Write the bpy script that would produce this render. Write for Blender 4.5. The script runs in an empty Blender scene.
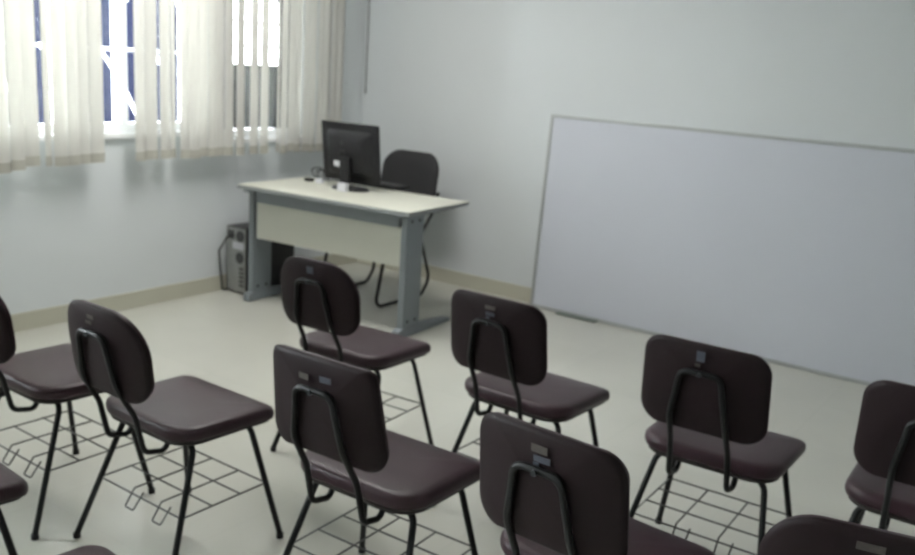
import bpy, bmesh, math, random
from mathutils import Vector, Matrix
random.seed(7)
sc = bpy.context.scene
col = sc.collection
PI = math.pi

# ------------------------------------------------------------------ camera
CAM_LOC = (4.5046, -5.145, 1.5345)
YAW, PITCH, ROLL = -0.6048, 0.2324, 0.0657
fw = Vector((math.sin(YAW) * math.cos(PITCH), math.cos(YAW) * math.cos(PITCH), -math.sin(PITCH)))
r0 = Vector((math.cos(YAW), -math.sin(YAW), 0)); u0 = r0.cross(fw)
cr, sr = math.cos(ROLL), math.sin(ROLL)
rv = r0 * cr + u0 * sr; uv = u0 * cr - r0 * sr
cd = bpy.data.cameras.new('camera'); co = bpy.data.objects.new('camera', cd); col.objects.link(co)
m = Matrix((rv, uv, -fw)).transposed().to_4x4(); m.translation = Vector(CAM_LOC)
co.matrix_world = m
cd.sensor_width = 36; cd.lens = 908.2 / 915 * 36
cd.dof.use_dof = True; cd.dof.focus_distance = 1.05; cd.dof.aperture_fstop = 7.0
cd.clip_start = 0.05
sc.camera = co

# ------------------------------------------------------------------ world, sun, fill lamps, exposure
w = bpy.data.worlds.new('sky'); sc.world = w; w.use_nodes = True
bg = w.node_tree.nodes['Background']
bg.inputs[0].default_value = (0.93, 0.97, 1.0, 1); bg.inputs[1].default_value = 28.0
sc.view_settings.view_transform = 'Standard'; sc.view_settings.look = 'None'
sc.view_settings.exposure = 0.50; sc.view_settings.gamma = 1; sc.view_settings.use_curve_mapping = False
FILL_W = (33.0, 6.0, 0.5, 0.5)          # power of each added fill lamp
FILL_COL = (1.0, 0.98, 0.95)
def portal(y0, y1, z0, z1):
    d = bpy.data.lights.new('window_daylight', 'AREA'); d.shape = 'RECTANGLE'; d.size = y1 - y0; d.size_y = z1 - z0
    d.cycles.is_portal = True
    o = bpy.data.objects.new('window_daylight', d); col.objects.link(o)
    o.matrix_world = Matrix(((0, 0, -1, -0.2), (1, 0, 0, (y0 + y1) / 2), (0, 1, 0, (z0 + z1) / 2), (0, 0, 0, 1)))
    o.rotation_euler = (PI / 2, 0, -PI / 2); o.location = (-0.2, (y0 + y1) / 2, (z0 + z1) / 2)
W1 = (-3.4, -1.5, 1.03, 2.35); W2 = (-1.33, -0.60, .975, 2.35); W3 = (-6.6, -4.3, 1.03, 2.35)
for a in (W1, W2, W3): portal(*a)

# ------------------------------------------------------------------ materials
def mat(name, base, rough=0.5, metal=0.0, var=0.0, scale=20.0, bump=0.0, bscale=200.0, coat=0.0, trans=0.0, spec=0.5):
    m = bpy.data.materials.new(name); m.use_nodes = True
    nt = m.node_tree; b = nt.nodes['Principled BSDF']
    b.inputs['Roughness'].default_value = rough; b.inputs['Metallic'].default_value = metal
    b.inputs['Coat Weight'].default_value = coat; b.inputs['Specular IOR Level'].default_value = spec
    b.inputs['Base Color'].default_value = (*base, 1)
    tc = nt.nodes.new('ShaderNodeTexCoord')
    n = nt.nodes.new('ShaderNodeTexNoise'); n.inputs['Scale'].default_value = scale; n.inputs['Detail'].default_value = 4
    nt.links.new(tc.outputs['Object'], n.inputs['Vector'])
    mx = nt.nodes.new('ShaderNodeMix'); mx.data_type = 'RGBA'
    v = max(var, 0.02)
    mx.inputs[6].default_value = (*[c * (1 - v) for c in base], 1); mx.inputs[7].default_value = (*[min(1, c * (1 + v)) for c in base], 1)
    nt.links.new(n.outputs['Fac'], mx.inputs[0]); nt.links.new(mx.outputs[2], b.inputs['Base Color'])
    if bump:
        n2 = nt.nodes.new('ShaderNodeTexNoise'); n2.inputs['Scale'].default_value = bscale
        nt.links.new(tc.outputs['Object'], n2.inputs['Vector'])
        bp = nt.nodes.new('ShaderNodeBump'); bp.inputs['Strength'].default_value = bump; bp.inputs['Distance'].default_value = 0.002
        nt.links.new(n2.outputs['Fac'], bp.inputs['Height']); nt.links.new(bp.outputs['Normal'], b.inputs['Normal'])
    return m
M = {}
M['wall'] = mat('wall_paint', (0.66, 0.69, 0.70), 0.85, var=0.015, scale=3, bump=0.15, bscale=60)
M['ceiling'] = mat('ceiling_paint', (0.75, 0.75, 0.73), 0.9)
M['base'] = mat('baseboard_tile', (0.50, 0.49, 0.40), 0.3, var=0.04, scale=8)
M['vinyl'] = mat('wine_vinyl', (0.036, 0.0165, 0.022), 0.40, var=0.12, scale=6, bump=0.25, bscale=350, spec=0.34)
M['shell'] = mat('dark_brown_shell', (0.0170, 0.0100, 0.0110), 0.55, var=0.1, scale=9, bump=0.1, bscale=250, spec=0.16)
M['ply'] = mat('seat_underside', (0.02, 0.016, 0.014), 0.6)
M['tube'] = mat('black_painted_steel', (0.009, 0.010, 0.010), 0.45, spec=0.3)
M['wire'] = mat('dark_wire', (0.05, 0.052, 0.05), 0.45)
M['sticker'] = mat('worn_grey_sticker', (0.070, 0.060, 0.052), 0.6, var=0.4, scale=120)
M['sticker2'] = mat('worn_bluish_sticker', (0.060, 0.066, 0.085), 0.5, var=0.4, scale=150)
M['bolt'] = mat('dull_bolt', (0.05, 0.055, 0.06), 0.35, metal=0.7)
M['laminate'] = mat('cream_laminate', (0.60, 0.60, 0.52), 0.4, var=0.02, scale=12)
M['panel'] = mat('cream_panel', (0.58, 0.58, 0.51), 0.5, var=0.02, scale=12)
M['greymetal'] = mat('grey_painted_metal', (0.20, 0.225, 0.24), 0.45, var=0.03, scale=20)
M['edge'] = mat('grey_edge_band', (0.25, 0.27, 0.27), 0.5)
M['blackplastic'] = mat('black_plastic', (0.015, 0.015, 0.017), 0.45, bump=0.1, bscale=400, spec=0.3)
M['darkplastic'] = mat('dark_grey_plastic', (0.035, 0.035, 0.037), 0.45)
M['screen'] = mat('dark_screen', (0.01, 0.01, 0.012), 0.15)
M['whiteplastic'] = mat('white_plastic', (0.65, 0.66, 0.70), 0.5)
M['fabric'] = mat('black_upholstery', (0.022, 0.022, 0.024), 0.75, var=0.15, scale=80, bump=0.3, bscale=500)
M['caseback'] = mat('zinc_case_back', (0.33, 0.34, 0.33), 0.4, metal=0.35, var=0.12, scale=25)
M['caseside'] = mat('black_case_side', (0.014, 0.014, 0.016), 0.35)
M['port'] = mat('dark_ports', (0.06, 0.065, 0.065), 0.5)
M['board'] = mat('whiteboard_surface', (0.59, 0.61, 0.67), 0.32, var=0.02, scale=2)
M['alu'] = mat('aluminium_frame', (0.44, 0.46, 0.46), 0.4, metal=0.5)
M['tray'] = mat('grey_green_tray', (0.17, 0.20, 0.18), 0.5)
M['winframe'] = mat('white_window_frame', (0.80, 0.80, 0.80), 0.4)
M['grille'] = mat('white_grille', (0.82, 0.82, 0.82), 0.45)
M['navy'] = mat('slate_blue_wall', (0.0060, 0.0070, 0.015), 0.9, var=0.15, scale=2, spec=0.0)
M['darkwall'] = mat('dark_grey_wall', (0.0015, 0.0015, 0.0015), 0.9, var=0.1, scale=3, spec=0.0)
M['ground'] = mat('concrete_ground', (0.45, 0.45, 0.43), 0.9, var=0.1, scale=3)
M['cord'] = mat('grey_cord', (0.30, 0.31, 0.31), 0.6)
M['blackcable'] = mat('black_cable', (0.03, 0.03, 0.03), 0.5)
M['hemtape'] = mat('tan_weight_pocket', (0.45, 0.44, 0.385), 0.8)
M['door'] = mat('grey_door', (0.45, 0.44, 0.42), 0.5)

def glass_mat():
    m = bpy.data.materials.new('window_glass'); m.use_nodes = True; nt = m.node_tree; nt.nodes.clear()
    o = nt.nodes.new('ShaderNodeOutputMaterial'); t = nt.nodes.new('ShaderNodeBsdfTransparent'); g = nt.nodes.new('ShaderNodeBsdfGlossy')
    g.inputs['Roughness'].default_value = 0.02; t.inputs[0].default_value = (0.93, 0.95, 0.95, 1)
    f = nt.nodes.new('ShaderNodeFresnel'); f.inputs[0].default_value = 1.45; mx = nt.nodes.new('ShaderNodeMixShader')
    nt.links.new(f.outputs[0], mx.inputs[0]); nt.links.new(t.outputs[0], mx.inputs[1]); nt.links.new(g.outputs[0], mx.inputs[2])
    nt.links.new(mx.outputs[0], o.inputs[0]); return m
M['glass'] = glass_mat()
def cloth_mat(name, c, tr):
    m = bpy.data.materials.new(name); m.use_nodes = True; nt = m.node_tree; nt.nodes.clear()
    o = nt.nodes.new('ShaderNodeOutputMaterial'); d = nt.nodes.new('ShaderNodeBsdfDiffuse'); t = nt.nodes.new('ShaderNodeBsdfTranslucent')
    tc = nt.nodes.new('ShaderNodeTexCoord'); n = nt.nodes.new('ShaderNodeTexNoise'); n.inputs['Scale'].default_value = 60
    mp = nt.nodes.new('ShaderNodeMapping'); mp.inputs['Scale'].default_value = (1, 1, 0.05)
    nt.links.new(tc.outputs['Object'], mp.inputs[0]); nt.links.new(mp.outputs[0], n.inputs['Vector'])
    cm = nt.nodes.new('ShaderNodeMix'); cm.data_type = 'RGBA'
    cm.inputs[6].default_value = (*[x * .93 for x in c], 1); cm.inputs[7].default_value = (*[min(1, x * 1.04) for x in c], 1)
    nt.links.new(n.outputs['Fac'], cm.inputs[0])
    nt.links.new(cm.outputs[2], d.inputs[0]); nt.links.new(cm.outputs[2], t.inputs[0])
    mx = nt.nodes.new('ShaderNodeMixShader'); mx.inputs[0].default_value = tr
    nt.links.new(d.outputs[0], mx.inputs[1]); nt.links.new(t.outputs[0], mx.inputs[2]); nt.links.new(mx.outputs[0], o.inputs[0])
    return m
M['vane'] = cloth_mat('cream_vane_fabric', (0.75, 0.74, 0.70), 0.29)

def floor_mat():
    m = bpy.data.materials.new('porcelain_tile_floor'); m.use_nodes = True; nt = m.node_tree; b = nt.nodes['Principled BSDF']
    tc = nt.nodes.new('ShaderNodeTexCoord')
    br = nt.nodes.new('ShaderNodeTexBrick'); br.offset = 0; br.inputs['Scale'].default_value = 1
    br.inputs['Brick Width'].default_value = 0.6; br.inputs['Row Height'].default_value = 0.6
    br.inputs['Mortar Size'].default_value = 0.003; br.inputs['Mortar Smooth'].default_value = 0.6
    br.inputs['Color1'].default_value = (0.60, 0.60, 0.535, 1); br.inputs['Color2'].default_value = (0.58, 0.58, 0.515, 1)
    br.inputs['Mortar'].default_value = (0.56, 0.56, 0.50, 1)
    nt.links.new(tc.outputs['Object'], br.inputs['Vector'])
    n = nt.nodes.new('ShaderNodeTexNoise'); n.inputs['Scale'].default_value = 2.2; n.inputs['Detail'].default_value = 6
    nt.links.new(tc.outputs['Object'], n.inputs['Vector'])
    mx = nt.nodes.new('ShaderNodeMix'); mx.data_type = 'RGBA'; mx.blend_type = 'MULTIPLY'; mx.inputs[0].default_value = 0.12
    nt.links.new(br.outputs['Color'], mx.inputs[6]); nt.links.new(n.outputs['Fac'], mx.inputs[7])
    nt.links.new(mx.outputs[2], b.inputs['Base Color'])
    b.inputs['Roughness'].default_value = 0.22
    b.inputs['Specular IOR Level'].default_value = 0.5
    return m
M['floor'] = floor_mat()

# ------------------------------------------------------------------ helpers
def obj(name, bm, material, parent=None, smooth=True, loc=None, kind=None, label=None):
    me = bpy.data.meshes.new(name); bmesh.ops.recalc_face_normals(bm, faces=bm.faces[:]); bm.to_mesh(me); bm.free()
    me.materials.append(material)
    if smooth:
        for p in me.polygons: p.use_smooth = True
        me.set_sharp_from_angle(angle=math.radians(38))
    o = bpy.data.objects.new(name, me); col.objects.link(o)
    if parent: o.parent = parent
    if loc: o.location = loc
    if kind: o['kind'] = kind
    if label: o['label'] = label
    return o
def struct(name, bm, m, parent=None, smooth=False):
    return obj(name, bm, m, parent, smooth, kind='structure')
def thing(name, label, cat, loc=(0, 0, 0), rotz=0.0, group=None):
    o = bpy.data.objects.new(name, None); col.objects.link(o); o.empty_display_size = 0.1
    o.location = loc; o.rotation_euler = (0, 0, rotz); o['label'] = label; o['category'] = cat
    if group: o['group'] = group
    return o
def tag(o, label, cat, group=None):
    o['label'] = label; o['category'] = cat
    if group: o['group'] = group
    return o
def box(bm, x0, x1, y0, y1, z0, z1, bev=0.0, mtx=None):
    r = bmesh.ops.create_cube(bm, size=1.0); vs = r['verts']
    for v in vs: v.co = Vector(((x0 + x1) / 2 + v.co.x * (x1 - x0), (y0 + y1) / 2 + v.co.y * (y1 - y0), (z0 + z1) / 2 + v.co.z * (z1 - z0)))
    if bev:
        es = list({e for v in vs for e in v.link_edges})
        rr_ = bmesh.ops.bevel(bm, geom=es, offset=bev, segments=2, affect='EDGES', profile=0.7)
        vs = list({v for f in rr_['faces'] for v in f.verts} | {v for v in vs if v.is_valid})
    if mtx is not None:
        for v in vs: v.co = mtx @ v.co
    return bm
def B(*a, **k): return box(bmesh.new(), *a, **k)
def fillet(pts, rad, n=6, closed=False):
    pts = [Vector(p) for p in pts]; out = []; N = len(pts)
    if not hasattr(rad, '__len__'): rad = [rad] * N
    for i, p in enumerate(pts):
        if not closed and (i == 0 or i == N - 1): out.append(p); continue
        a, b = pts[i - 1], pts[(i + 1) % N]
        da, db = (a - p), (b - p); la, lb = da.length, db.length; da.normalize(); db.normalize()
        th = da.angle(db)
        if th > PI - 0.02 or rad[i] <= 0: out.append(p); continue
        t = min(rad[i] / math.tan(th / 2), la * 0.49, lb * 0.49); r = t * math.tan(th / 2)
        bis = (da + db).normalized(); c = p + bis * (r / math.sin(th / 2))
        s, e = p + da * t - c, p + db * t - c; ang = s.angle(e)
        for k in range(n + 1):
            f = k / n
            out.append(c + (s * math.sin((1 - f) * ang) + e * math.sin(f * ang)) / math.sin(ang) if ang > 1e-4 else c + s)
    return out
def tube(bm, pts, r, n=10, closed=False, rad=0.0, seg=6):
    if rad: pts = fillet(pts, rad, seg, closed)
    pts = [Vector(p) for p in pts]; q = [pts[0]]
    for p in pts[1:]:
        if (p - q[-1]).length > 1e-5: q.append(p)
    pts = q; N = len(pts); rings = []; nor = None
    for i, p in enumerate(pts):
        if closed: t = pts[(i + 1) % N] - pts[i - 1]
        else: t = pts[min(i + 1, N - 1)] - pts[max(i - 1, 0)]
        t.normalize()
        if nor is None:
            nor = t.cross(Vector((0, 0, 1)) if abs(t.z) < 0.9 else Vector((1, 0, 0))).normalized()
        else:
            nor = (nor - t * nor.dot(t)); nor.normalize()
        bn = t.cross(nor)
        rings.append([bm.verts.new(p + (nor * math.cos(2 * PI * k / n) + bn * math.sin(2 * PI * k / n)) * r) for k in range(n)])
    for i in range(N if closed else N - 1):
        A, Bq = rings[i], rings[(i + 1) % N]
        for k in range(n): bm.faces.new((A[k], A[(k + 1) % n], Bq[(k + 1) % n], Bq[k]))
    if not closed: bm.faces.new(rings[0]); bm.faces.new(rings[-1])
    return bm
def cyl(bm, c, r, h, axis='z', n=24, r2=None):
    R = {'z': Matrix.Identity(4), 'x': Matrix.Rotation(PI / 2, 4, 'Y'), 'y': Matrix.Rotation(-PI / 2, 4, 'X')}[axis]
    bmesh.ops.create_cone(bm, cap_ends=True, segments=n, radius1=r, radius2=r if r2 is None else r2, depth=h, matrix=Matrix.Translation(c) @ R)
    return bm
def lathe_outline(bm, outline, layers, mapf):
    """outline: 2-D loop; layers: (inset scale, w); mapf(x, y, w) -> 3-D. A closed pillow / panel body."""
    rings = []
    for s, wv in layers:
        rings.append([bm.verts.new(mapf(p.x * s, p.y * s, wv)) for p in outline])
    n = len(outline)
    for a, b in zip(rings, rings[1:]):
        for k in range(n): bm.faces.new((a[k], a[(k + 1) % n], b[(k + 1) % n], b[k]))
    for ring, (s, wv) in ((rings[0], layers[0]), (rings[-1], layers[-1])):
        c = bm.verts.new(mapf(0, 0, wv))
        for k in range(n): bm.faces.new((ring[k], ring[(k + 1) % n], c))
    return bm

# ------------------------------------------------------------------ room shell
RX, RY, RZ = 7.2, -7.6, 2.9
struct('floor', B(-0.15, RX + .15, RY - .15, 0.15, -0.12, 0), M['floor'])
struct('ceiling', B(-0.15, RX + .15, RY - .15, 0.15, RZ, RZ + .12), M['ceiling'])
struct('wall_back', B(-0.15, RX + .15, 0, 0.15, 0, RZ), M['wall'])
struct('wall_right', B(RX, RX + .15, RY, 0, 0, RZ), M['wall'])
bm = bmesh.new(); box(bm, 0, 1.0, RY - .15, RY, 0, RZ); box(bm, 1.9, RX, RY - .15, RY, 0, RZ); box(bm, 1.0, 1.9, RY - .15, RY, 2.1, RZ)
struct('wall_rear', bm, M['wall'])
bm = bmesh.new()
zs0, zs1 = W1[2], W1[3]
box(bm, -.15, 0, RY - .15, W2[0], 0, zs0); box(bm, -.15, 0, W2[1], 0, 0, zs0); box(bm, -.15, 0, RY - .15, 0, zs1, RZ)
box(bm, -.15, 0, W2[0], W2[1], 0, W2[2])
for a, b in ((RY - .15, W3[0]), (W3[1], W1[0]), (W1[1], W2[0]), (W2[1], 0)): box(bm, -.15, 0, a, b, zs0, zs1)
struct('wall_left', bm, M['wall'])
BH = 0.098
struct('baseboard_back', B(0.012, RX, -0.012, 0, 0, BH, bev=.002), M['base'])
struct('baseboard_left', B(0, 0.012, RY, 0, 0, BH, bev=.002), M['base'])
struct('baseboard_right', B(RX - .012, RX, RY, -0.012, 0, BH, bev=.002), M['base'])
d = struct('door_1', B(1.0, 1.9, RY - .1, RY - .06, 0, 2.1), M['door'])
bm = bmesh.new(); cyl(bm, (1.82, RY - .045, 1.0), .012, .05, 'y'); tube(bm, [(1.82, RY - .03, 1.0), (1.71, RY - .03, 1.0)], .009)
obj('door_handle', bm, M['bolt'], d)

def window(n, W, mull, bars, diag):
    y0, y1, z0, z1 = W; f = .045
    bm = bmesh.new()
    box(bm, -.13, -.05, y0, y1, z0, z0 + f); box(bm, -.13, -.05, y0, y1, z1 - f, z1)
    for y in [y0, y1 - f] + mull: box(bm, -.13, -.05, y, y + f, z0 + f, z1 - f)
    wo = struct('window_%d' % n, bm, M['winframe'])
    obj('window_sill', B(-.15, .03, y0 - .02, y1 + .02, z0 - .03, z0 - .001, bev=.004), M['winframe'], wo)
    obj('glass_pane', B(-.095, -.09, y0 + f, y1 - f, z0 + f, z1 - f), M['glass'], wo, False)
    bm = bmesh.new()
    for z in bars: tube(bm, [(-.14, y0, z), (-.14, y1, z)], .011, 6)
    for (ya, za, yb, zb) in diag: tube(bm, [(-.155, ya, za), (-.155, yb, zb)], .010, 6)
    obj('security_grille', bm, M['grille'], wo)
    return wo
dg = []
for k in range(-3, 3):          # slanting bars of the grille, one pair per field
    o_ = k * .35
    dg += [(-2.06 + o_, 1.49, -1.97 + o_, 1.37), (-1.93 + o_, 1.33, -1.80 + o_, 1.07), (-1.95 + o_, 1.92, -1.87 + o_, 1.75)]
dg = [q for q in dg if q[0] > W1[0] and q[2] < W1[1]]
window(1, W1, [-2.37, -1.998], [1.482, 1.92], dg)
g2 = []
for yk in (-1.03, -.82): g2.append((yk, 1.02, yk, 2.3))
window(2, W2, [], [1.55, 1.70, 1.85, 2.0, 2.2], g2)
window(3, W3, [-5.45], [1.35, 1.65, 1.95], [(-6.5 + k * .25, 1.08, -6.5 + k * .25, 2.3) for k in range(9)])

# outside, seen only through the slits of the blind
struct('ground', B(-12, -.16, -12, 6, -.12, -.02), M['ground'])
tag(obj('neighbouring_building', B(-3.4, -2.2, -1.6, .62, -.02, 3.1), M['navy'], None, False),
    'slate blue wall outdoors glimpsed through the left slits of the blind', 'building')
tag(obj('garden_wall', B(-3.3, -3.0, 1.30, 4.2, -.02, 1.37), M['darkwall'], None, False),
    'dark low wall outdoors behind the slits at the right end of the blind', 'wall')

# ------------------------------------------------------------------ unseen fill lamps, added above the frame to brighten the room
for i, (x, y) in enumerate([(1.3, -2.0), (1.3, -5.2), (5.2, -1.9), (5.2, -5.2)]):
    t = thing('added_fill_lamp', 'unseen white ceiling lamp with four long tubes, added as fill light, ' + ('over the desk end of the room', 'at the rear beside the windows', 'over the whiteboard end of the room', 'at the rear away from the windows')[i],
              'added fill lamp', (x, y, RZ), 0, 'added fill lamps')
    obj('fill_lamp_body', B(-.62, .62, -.3, .3, -.06, 0, bev=.01), M['winframe'], t)
    bm = bmesh.new()
    for s in (-.2, -.07, .07, .2): tube(bm, [(-.58, s, -.078), (.58, s, -.078)], .014)
    obj('fill_lamp_tube', bm, M['whiteplastic'], t)
    ld = bpy.data.lights.new('fill_lamp_light', 'AREA'); ld.shape = 'RECTANGLE'; ld.size = 1.2; ld.size_y = .6; ld.energy = FILL_W[i]; ld.color = FILL_COL
    lo = bpy.data.objects.new('fill_lamp_light', ld); col.objects.link(lo); lo.parent = t; lo.location = (0, 0, -.1)

# ------------------------------------------------------------------ vertical blind
bl = thing('vertical_blind', 'cream vertical fabric blind hanging across the windows left of the desk', 'blind', (0.12, -3.9, 2.42))
obj('headrail', B(-.025, .025, 0, 3.6, -.02, .02, bev=.004), M['winframe'], bl)
HEM = 0.885
# (edge, edge) of each vane along the wall, the gaps between them are the slits
V = [(-3.82, -3.735), (-3.74, -3.655), (-3.66, -3.575), (-3.57, -3.485), (-3.49, -3.40), (-3.41, -3.32), (-3.325, -3.235), (-3.24, -3.15), (-3.155, -3.065), (-3.07, -2.98), (-2.985, -2.90), (-2.905, -2.82), (-2.825, -2.74), (-2.745, -2.66), (-2.672, -2.589),
     (-2.562, -2.527), (-2.512, -2.43), (-2.435, -2.365), (-2.37, -2.30), (-2.305, -2.224),
     (-2.026, -1.955), (-1.96, -1.885), (-1.862, -1.79), (-1.795, -1.762), (-1.722, -1.655), (-1.66, -1.585), (-1.59, -1.52), (-1.525, -1.455), (-1.46, -1.395), (-1.40, -1.334),
     (-1.302, -1.24), (-1.199, -1.133), (-1.108, -1.04), (-.972, -.952), (-.937, -.875), (-.88, -.81), (-.815, -.745), (-.75, -.68), (-.685, -.61), (-.615, -.545), (-.55, -.48), (-.485, -.415), (-.42, -.35)]
for i, (a, b) in enumerate(V):
    if i + 1 < len(V): b = min(b, V[i + 1][0] + (.002 if a < -.95 else .012))
    wv = b - a; cyy = (a + b) / 2 + 3.9; tw = random.uniform(-.05, .05); dxo = (.003 if i % 2 else -.003)
    if a > -.95: tw = -.12 + random.uniform(-.06, .06)
    hz = HEM - 2.42 + (-.02 if a < -2.7 else 0) + random.uniform(-.008, .008)
    wo_ = wv / math.cos(tw)
    def vane_bm(z0, z1, off, th):
        bm = bmesh.new(); nx = 6; nz = 2
        top = []
        for side in (off, off + th):
            g = []
            for r_ in range(nz):
                row = []
                for k in range(nx + 1):
                    s = (k / nx - .5) * wo_; bow = .006 * (1 - (2 * k / nx - 1) ** 2)
                    row.append(bm.verts.new((dxo + math.sin(tw) * s + bow + side, cyy + math.cos(tw) * s, z0 + (z1 - z0) * r_)))
                g.append(row)
            top.append(g)
        for g in top:
            for k in range(nx): bm.faces.new((g[0][k], g[0][k + 1], g[1][k + 1], g[1][k]))
        A, Bq = top
        for r_ in range(2):
            for k in range(nx): bm.faces.new((A[r_][k], A[r_][k + 1], Bq[r_][k + 1], Bq[r_][k]))
        for k in (0, nx): bm.faces.new((A[0][k], A[1][k], Bq[1][k], Bq[0][k]))
        return bm
    vo = obj('vane', vane_bm(hz, -.02, 0, .0006), M['vane'], bl)
    obj('weight_pocket', vane_bm(hz + .002, hz + .052, .0008, .0022), M['hemtape'], vo)

# grey cord in the corner
bm = bmesh.new(); tube(bm, [(.035, -.012, RZ), (.032, -.012, 2.0), (.03, -.012, 1.30)], .0055, 8)
cyl(bm, (.03, -.012, 1.285), .008, .03)
tag(obj('hanging_cord', bm, M['cord']), 'thin grey cord hanging down the wall corner beside the blind', 'cord')

# ------------------------------------------------------------------ whiteboard
bx0, bx1, H, lean = 1.6065, 4.62, 1.253, 0.065
wb = thing('whiteboard', 'large white marker board with thin metal frame leaning on the wall', 'whiteboard', (bx0, -lean - .02, 0))
th = math.atan2(lean, H); L_ = H / math.cos(th); Wd = bx1 - bx0
TR = Matrix.Rotation(-th, 4, 'X')
fwd = .024
obj('board_surface', B(.012, Wd - .012, -.004, .012, .012, L_ - .012, mtx=TR), M['board'], wb, False)
bm = bmesh.new()
box(bm, 0, Wd, -.010, .016, 0, .02, bev=.003, mtx=TR); box(bm, 0, Wd, -.010, .016, L_ - .02, L_, bev=.003, mtx=TR)
box(bm, 0, .02, -.010, .016, .02, L_ - .02, bev=.003, mtx=TR); box(bm, Wd - .02, Wd, -.010, .016, .02, L_ - .02, bev=.003, mtx=TR)
obj('board_frame', bm, M['alu'], wb)
obj('marker_tray', B(.22, .50, -.055, -.010, .002, .014, bev=.003), M['tray'], wb, label='short grey-green marker tray')

# ------------------------------------------------------------------ student chairs
SW, SD = .21, .181
def chair(name, style, label, x, y, a, stickers):
    t = thing(name, label, 'chair', (x, y, 0), -a, 'student chairs in rows facing the whiteboard')
    # seat
    ol = fillet([(-SW - .001, -SD - .004, 0), (SW + .001, -SD - .004, 0), (SW + .008, SD, 0), (-SW - .008, SD, 0)], [.085, .085, .040, .040], 8, True)
    def sm(px, py, z):
        v = max(0, py / SD)
        return (px, py, z - .016 * v ** 3 - .006 * (1 - min(1, abs(px) / SW)) + .004 * (py < 0) * (py / SD) ** 2)
    bm = bmesh.new()
    lathe_outline(bm, ol, [(.5, .420), (.97, .420), (.985, .422), (1, .430), (1.003, .440), (.995, .450), (.975, .456), (.94, .460), (.85, .4625), (.5, .463)], sm)
    obj('seat', bm, M['vinyl'], t)
    bm = bmesh.new()
    lathe_outline(bm, ol, [(.5, .409), (.93, .409), (.945, .412), (.945, .4195)], lambda px, py, z: (px, py, z - .010 * max(0, py / SD) ** 3 - .003))
    obj('seat_board', bm, M['ply'], t)
    # backrest
    zb, zt = .553, .822; h = (zt - zb) / 2
    if style == 'round': o2 = [(-.182, -h), (.182, -h), (.188, h), (-.188, h)]; rd = [.075, .075, .145, .145]
    elif style == 'trap': o2 = [(-.190, -h), (.190, -h), (.164, h), (-.164, h)]; rd = [.05, .05, .032, .032]
    elif style == 'soft': o2 = [(-.187, -h), (.187, -h), (.183, h), (-.183, h)]; rd = [.07, .07, .105, .105]
    else: o2 = [(-.187, -h), (.187, -h), (.180, h), (-.180, h)]; rd = [.06, .06, .060, .060]
    oo = fillet([(p[0], p[1], 0) for p in o2], rd, 10, True)
    tilt = .13
    def bmp(px, v, d):
        return (px, -SD - .083 - (v + h) * tilt - .030 * (1 - (px / .18) ** 2) + d, (zb + zt) / 2 + v + d * tilt)
    def rows(lay):   # a finer fill so the panel follows its curve
        bm = bmesh.new(); lathe_outline(bm, oo, lay, bmp); return bm
    obj('backrest', rows([(.02, 0), (.25, 0), (.5, 0), (.75, .0), (.93, .0005), (.98, .003), (1, .008), (.995, .013), (.97, .0145), (.5, .0145), (.02, .0145)]), M['shell'], t)
    obj('back_pad', rows([(.02, .0150), (.5, .0150), (.955, .0150), (.975, .018), (.97, .026), (.94, .031), (.85, .034), (.5, .036), (.02, .036)]), M['vinyl'], t)
    # inverted-U back support, its feet hooking forward under the seat
    def bk(px, z, d): return bmp(px, z - (zb + zt) / 2, d)
    for s in (0,):
        pts = []
        def side(sg):
            ax = .058 * sg; bx_ = .085 * sg
            return [bk(ax, .745, -.0105), bk(ax * 1.12, .69, -.0095), bk(bx_ * .95, .60, -.0095), (bx_, -SD - .068, .50), (bx_ * 1.03, -SD - .040, .382), (bx_ * 1.03, -SD + .030, .366), (bx_ * 1.03, -SD + .050, .408)]
        l = side(-1); r = side(1)
        path = list(reversed(l)) + r
        rads = [0, .022, .03, .12, .12, .1, .045, .045, .1, .12, .12, .03, .022, 0]
        bm = bmesh.new(); tube(bm, fillet(path, rads, 7), .0085, 10)
        obj('back_support', bm, M['tube'], t)
    bm = bmesh.new()
    p = bk(0, .745, -.0195); cyl(bm, p, .007, .006, 'y', 10)
    obj('bolt', bm, M['bolt'], t)
    # legs: one bent tube per leg, meeting in a cross rail under the seat
    for sx in (-1, 1):
        for sy, yt, yf in ((1, .105, .180), (-1, -.105, -.247)):
            bm = bmesh.new()
            tube(bm, fillet([(.0 * sx, yt, .3965), (.165 * sx, yt, .3965), (.232 * sx, yf, .012)], [0, .045, 0], 8), .0095, 10)
            lg = obj('leg', bm, M['tube'], t)
            bm = bmesh.new(); cyl(bm, (.232 * sx, yf, .008), .012, .016, 'z', 12); obj('foot_cap', bm, M['blackplastic'], lg)
    # wire book basket
    zk = .195; wr = .0028
    fx = .165 + (.232 - .165) * (.3965 - zk) / .385; yf_ = .105 + .075 * (.3965 - zk) / .385; yr_ = -.105 - .142 * (.3965 - zk) / .385
    bm = bmesh.new()
    tube(bm, [(-fx, yf_, zk), (fx, yf_, zk)], wr, 6); tube(bm, [(-fx, yr_, zk), (fx, yr_, zk)], wr, 6)
    tube(bm, [(-fx, yf_, zk), (-fx, yr_, zk)], wr, 6); tube(bm, [(fx, yf_, zk), (fx, yr_, zk)], wr, 6)
    for k in (1, 2): 
        xx = -fx + 2 * fx * k / 3
        tube(bm, [(xx, yf_, zk - .003), (xx, yr_ + .03, zk - .003), (xx, yr_ - .005, zk - .052), (xx + .04, yr_ - .005, zk - .052), (xx + .045, yr_ + .03, zk - .004)], wr, 6, rad=.006, seg=3)
    for k in (1, 2):
        y_ = yr_ + (yf_ - yr_) * k / 3
        tube(bm, [(-fx, y_, zk + .003), (fx, y_, zk + .003)], wr, 6)
    obj('book_basket', bm, M['wire'], t)
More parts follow.
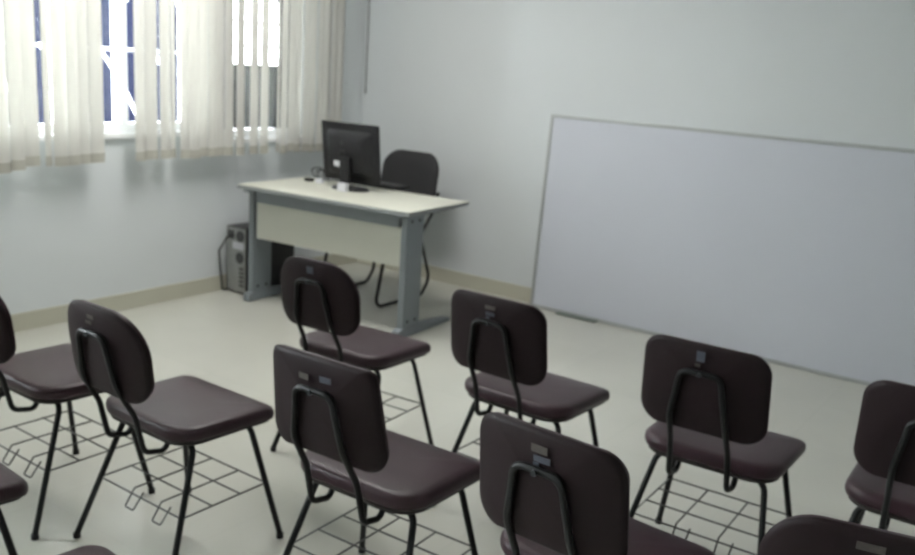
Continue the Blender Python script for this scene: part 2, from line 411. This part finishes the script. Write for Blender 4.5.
    for (sx_, sz_, sw_, sh_, mk) in stickers:
        bm = bmesh.new(); vv = []
        for d in (-.0012, -.0002):
            for (qx, qz) in ((-1, -1), (0, -1), (1, -1), (1, 1), (0, 1), (-1, 1)): vv.append(bm.verts.new(bk(sx_ + qx * sw_ / 2, sz_ + qz * sh_ / 2, d)))
        for q in ((0, 1, 4, 5), (1, 2, 3, 4)):
            bm.faces.new([vv[i] for i in q]); bm.faces.new([vv[i + 6] for i in reversed(q)])
        for i in range(6): bm.faces.new((vv[i], vv[(i + 1) % 6], vv[(i + 1) % 6 + 6], vv[i + 6]))
        obj('sticker', bm, M[mk], t, False)
    return t
S1, S2 = 'sticker', 'sticker2'
chair('student_chair', 'round', 'wine vinyl chair with round-topped back, just right of the chair cut by the left edge', 2.327, -3.4249, .01, [(0, .79, .028, .012, S1), (-.012, .772, .028, .010, S1)])
chair('student_chair', 'round', 'wine vinyl chair cut by the left edge of the photo, most of its back missing', 1.7775, -3.510, .0094, [(0, .79, .03, .012, S1)])
chair('student_chair', 'round', 'wine vinyl chair with round-topped back right in front of the desk', 2.2787, -2.5444, -.0473, [(0, .785, .03, .026, S2)])
chair('student_chair', 'trap', 'wine vinyl chair with straight-topped back and a tan and a blue sticker side by side', 3.0543, -3.3125, -.0244, [(-.035, .772, .032, .016, S1), (.035, .778, .034, .016, S2)])
chair('student_chair', 'square', 'wine vinyl chair below the lower left corner of the whiteboard', 3.0325, -2.4934, .0131, [(0, .792, .038, .013, S1), (0, .771, .034, .012, S2), (-.01, .758, .014, .008, S2)])
chair('student_chair', 'square', 'wine vinyl chair at bottom centre with its legs out of the photo', 3.715, -3.318, .0678, [(0, .790, .040, .018, S1), (.006, .768, .040, .014, S2), (-.008, .754, .014, .010, S2)])
chair('student_chair', 'square', 'wine vinyl chair standing before the whiteboard with a pale emblem sticker on its back', 3.703, -2.470, -.0293, [(-.004, .792, .024, .030, S2), (-.012, .764, .016, .010, S1)])
chair('student_chair', 'square', 'wine vinyl chair cut by the right edge before the whiteboard', 4.2899, -2.4142, -.014, [])
chair('student_chair', 'soft', 'wine vinyl chair in the lower right corner, only its back showing', 4.252, -3.292, -.22, [(-.012, .797, .045, .015, S1)])
chair('student_chair', 'round', 'wine vinyl chair at the left edge of the photo, only its seat corner showing', 2.2478, -4.181, .0763, [])
chair('student_chair', 'round', 'wine vinyl chair at the bottom edge, only the top of its seat showing', 3.0396, -4.2665, .08, [])

# ------------------------------------------------------------------ teacher's desk
dk = thing('teacher_desk', 'grey and cream office desk with steel legs standing near the corner', 'desk', (.31, -1.46, 0), .07)
DL, DW = 1.25, .625
bm = B(0, DL, 0, DW, .716, .74, bev=.003); obj('desktop', bm, M['laminate'], dk)
bm = bmesh.new(); box(bm, -.002, DL + .002, -.0025, -.0002, .715, .737); box(bm, DL + .0002, DL + .0025, 0, DW, .715, .737); box(bm, -.0025, -.0002, 0, DW, .715, .737)
obj('edge_band', bm, M['edge'], dk)
obj('apron_rail', B(.075, DL - .12, .085, .11, .63, .714, bev=.002), M['greymetal'], dk)
obj('modesty_panel', B(.065, DL - .11, .10, .118, .405, .635, bev=.002), M['panel'], dk)
for lx in (.022, DL - .09):
    bm = bmesh.new()
    box(bm, lx - .02, lx + .02, .095, .26, .045, .70, bev=.004)
    lg = obj('leg', bm, M['greymetal'], dk)
    bm = bmesh.new()
    for py in (.14, .215):
        for pz in (.09, .665): cyl(bm, (lx + .0205, py, pz), .009, .003, 'x', 12)
    obj('screw', bm, M['blackplastic'], lg)
    bm = bmesh.new()
    prof = [(.06, .004), (.60, .004), (.60, .022), (.27, .055), (.085, .055), (.06, .045)]
    vs = [[bm.verts.new((lx + s, q[0], q[1])) for q in prof] for s in (-.025, .025)]
    bm.faces.new(vs[0]); bm.faces.new(list(reversed(vs[1])))
    for k in range(6): bm.faces.new((vs[0][k], vs[0][(k + 1) % 6], vs[1][(k + 1) % 6], vs[1][k]))
    obj('foot', bm, M['greymetal'], dk, False)
    obj('top_bracket', B(lx - .022, lx + .022, .05, .58, .69, .715, bev=.002), M['greymetal'], dk)

# monitor, seen from behind
mn = thing('computer_monitor', 'black computer monitor on the desk, seen from its back', 'monitor', (.815, -1.03, .74), .06)
mt = Matrix.Translation((0, 0, .222)) @ Matrix.Rotation(.12, 4, 'X')
bm = bmesh.new(); box(bm, -.213, .213, .0, .022, -.178, .178, bev=.006, mtx=mt); obj('bezel', bm, M['blackplastic'], mn)
bm = bmesh.new(); box(bm, -.188, .188, .0225, .024, -.153, .153, mtx=mt); obj('screen', bm, M['screen'], mn, False)
def hull(bm, a, b, mtx):
    A = [bm.verts.new(mtx @ Vector(p)) for p in a]; Bv = [bm.verts.new(mtx @ Vector(p)) for p in b]
    n = len(A); bm.faces.new(A); bm.faces.new(list(reversed(Bv)))
    for k in range(n): bm.faces.new((A[k], A[(k + 1) % n], Bv[(k + 1) % n], Bv[k]))
bm = bmesh.new()
oa = fillet([(-.17, 0, -.14), (.17, 0, -.14), (.17, 0, .135), (-.17, 0, .135)], .02, 4, True)
ob = fillet([(-.13, -.035, -.11), (.13, -.035, -.11), (.13, -.035, .09), (-.13, -.035, .09)], .03, 4, True)
hull(bm, oa, ob, mt); bk_ = obj('back_cover', bm, M['blackplastic'], mn)
bm = bmesh.new(); cyl(bm, (0, 0, 0), .013, .002, 'y', 24)
for v in bm.verts: v.co = mt @ (v.co + Vector((-.035, -.0355, .062)))
obj('round_emblem', bm, M['darkplastic'], mn, label='dark grey round emblem')
bm = bmesh.new(); tube(bm, [(-.035 + .024 * math.cos(k * PI / 8), -.0355, -.005 + .024 * math.sin(k * PI / 8)) for k in range(16)], .003, 6, closed=True)
for v in bm.verts: v.co = mt @ v.co
obj('mount_ring', bm, M['darkplastic'], mn)
bm = bmesh.new(); box(bm, -.098, -.055, -.0368, -.035, -.083, -.048, mtx=mt); obj('sticker', bm, M['whiteplastic'], mn, False, label='small white sticker')
bm = bmesh.new(); box(bm, -.035, .035, -.050, -.030, .012, .20, bev=.006); obj('stand_neck', bm, M['blackplastic'], mn)
bm = bmesh.new()
oe = [Vector((.13 * math.cos(k * PI / 16), .085 * math.sin(k * PI / 16), 0)) for k in range(32)]
lathe_outline(bm, oe, [(.5, .001), (1, .001), (1.0, .006), (.93, .013), (.4, .017)], lambda a, b, z: (a, b + .015, z)); obj('stand_base', bm, M['blackplastic'], mn)

kb = thing('computer_keyboard', 'black keyboard on the desk just behind the monitor', 'keyboard', (.78, -.745, .74), .05)
obj('keyboard_case', B(-.22, .22, -.075, .075, .002, .018, bev=.005), M['blackplastic'], kb)
bm = bmesh.new()
for r_ in range(5):
    for c_ in range(20): box(bm, -.208 + c_ * .0209, -.191 + c_ * .0209, -.062 + r_ * .0245, -.042 + r_ * .0245, .018, .024)
obj('keys', bm, M['darkplastic'], kb, False)

tag(obj('small_box', B(-.032, .032, -.017, .017, 0, .048, bev=.003), M['whiteplastic'], None, True, (.845, -1.115, .7405)), 'small white box on the desk at the foot of the monitor', 'box')
bm = bmesh.new()
for k, (rx, rz, oy) in enumerate(((.045, .040, -.012), (.040, .032, .0), (.046, .036, .012))):
    tube(bm, [(rx * math.cos(q * PI / 12) + .012 * k - .01, oy + .012 * math.sin(q * PI / 6 + k), .0045 + rz * (1 + math.sin(q * PI / 12))) for q in range(24)], .0035, 6, closed=True)
tube(bm, [(.03, .01, .006), (.06, .05, .006), (.12, .06, .006), (.20, .08, .006)], .0035, 6, rad=.03)
cb = tag(obj('cable_coil', bm, M['blackcable'], None, True, (.45, -.90, .7405)), 'black cable coiled on the desk left of the monitor', 'cable')
tag(obj('power_adapter', B(-.022, .022, -.016, .016, 0, .026, bev=.004), M['whiteplastic'], None, True, (.53, -.985, .7405)), 'small white plug adapter beside the cable coil on the desk', 'adapter')
tag(obj('webcam_base', B(-.025, .025, -.02, .02, 0, .018, bev=.005), M['blackplastic'], None, True, (.43, -.975, .7405)), 'small flat black gadget at the left end of the cable coil', 'gadget')

# computer tower under the desk, its rear panel towards the room
tw_ = thing('computer_tower', 'grey and black computer tower on the floor left of the desk leg, rear ports showing', 'computer', (.125, -1.10, 0))
obj('case_shell', B(-.092, .092, -.20, .22, .012, .43, bev=.005), M['caseside'], tw_)
obj('rear_panel', B(-.088, .088, -.204, -.2005, .016, .426), M['caseback'], tw_, False)
bm = bmesh.new(); box(bm, -.078, -.018, -.206, -.2045, .35, .405); cyl(bm, (.038, -.206, .375), .036, .003, 'y', 24); obj('power_supply', bm, M['port'], tw_, False)
bm = bmesh.new(); box(bm, -.03, .075, -.2075, -.2045, .29, .335); obj('port_plate', bm, M['whiteplastic'], tw_, False, label='pale port plate')
bm = bmesh.new(); cyl(bm, (.035, -.206, .235), .036, .003, 'y', 24); obj('case_fan', bm, M['port'], tw_, False)
bm = bmesh.new()
for k in range(5): box(bm, .03, .075, -.206, -.2045, .05 + k * .027, .064 + k * .027)
obj('expansion_slots', bm, M['port'], tw_, False)
for sx in (-.06, .06):
    bm = bmesh.new()
    for sy in (-.16, .18): cyl(bm, (sx, sy, .006), .015, .012, 'z', 12)
    obj('rubber_foot', bm, M['blackplastic'], tw_)
bm = bmesh.new()
tube(bm, [(.105, -1.309, .375), (.095, -1.345, .375), (.028, -1.36, .27), (.024, -1.33, .04), (.022, -1.33, .0055), (.021, -1.18, .0055), (.021, -1.0, .0055)], .006, 8, rad=.05)
tag(obj('power_cable', bm, M['blackcable']), 'black cable hanging from the power supply of the computer tower', 'cable')

# ------------------------------------------------------------------ teacher's chair (faces the class, behind the desk)
tc = thing('office_chair', 'black upholstered chair on bent black tube legs behind the desk', 'chair', (.74, -.60, 0), 0.0)
ol = fillet([(-.22, -.28, 0), (.22, -.28, 0), (.21, .14, 0), (-.21, .14, 0)], .07, 6, True)
bm = bmesh.new(); lathe_outline(bm, ol, [(.5, .42), (.96, .42), (1, .435), (1, .455), (.96, .472), (.5, .48)], lambda a, b, z: (a, b, z)); obj('seat', bm, M['fabric'], tc)
ol = fillet([(-.225, -.17, 0), (.225, -.17, 0), (.225, .17, 0), (-.225, .17, 0)], [.07, .07, .12, .12], 9, True)
bm = bmesh.new()
lathe_outline(bm, ol, [(.3, 0), (.7, 0), (.95, .004), (1, .018), (.98, .034), (.93, .042), (.5, .046)], lambda a, v, d: (a * 1.05, .275 + .03 * (1 - (a / .225) ** 2) + v * .16 - d, .765 + v))
obj('backrest', bm, M['fabric'], tc)
for s in (-1, 1):
    bm = bmesh.new(); X = .238 * s
    tube(bm, fillet([(X * .6, -.24, .408), (X, -.24, .408), (X, -.33, .012), (X, .14, .012), (X, .225, .11), (X, .10, .42), (X, .22, .56), (X * .9, .30, .68)], [0, .03, .05, .06, .10, .08, .08, 0], 6), .011, 10)
    obj('side_frame', bm, M['tube'], tc)
bm = bmesh.new(); tube(bm, [(-.225, .083, .408), (.225, .083, .408)], .009); obj('seat_rail', bm, M['tube'], tc)
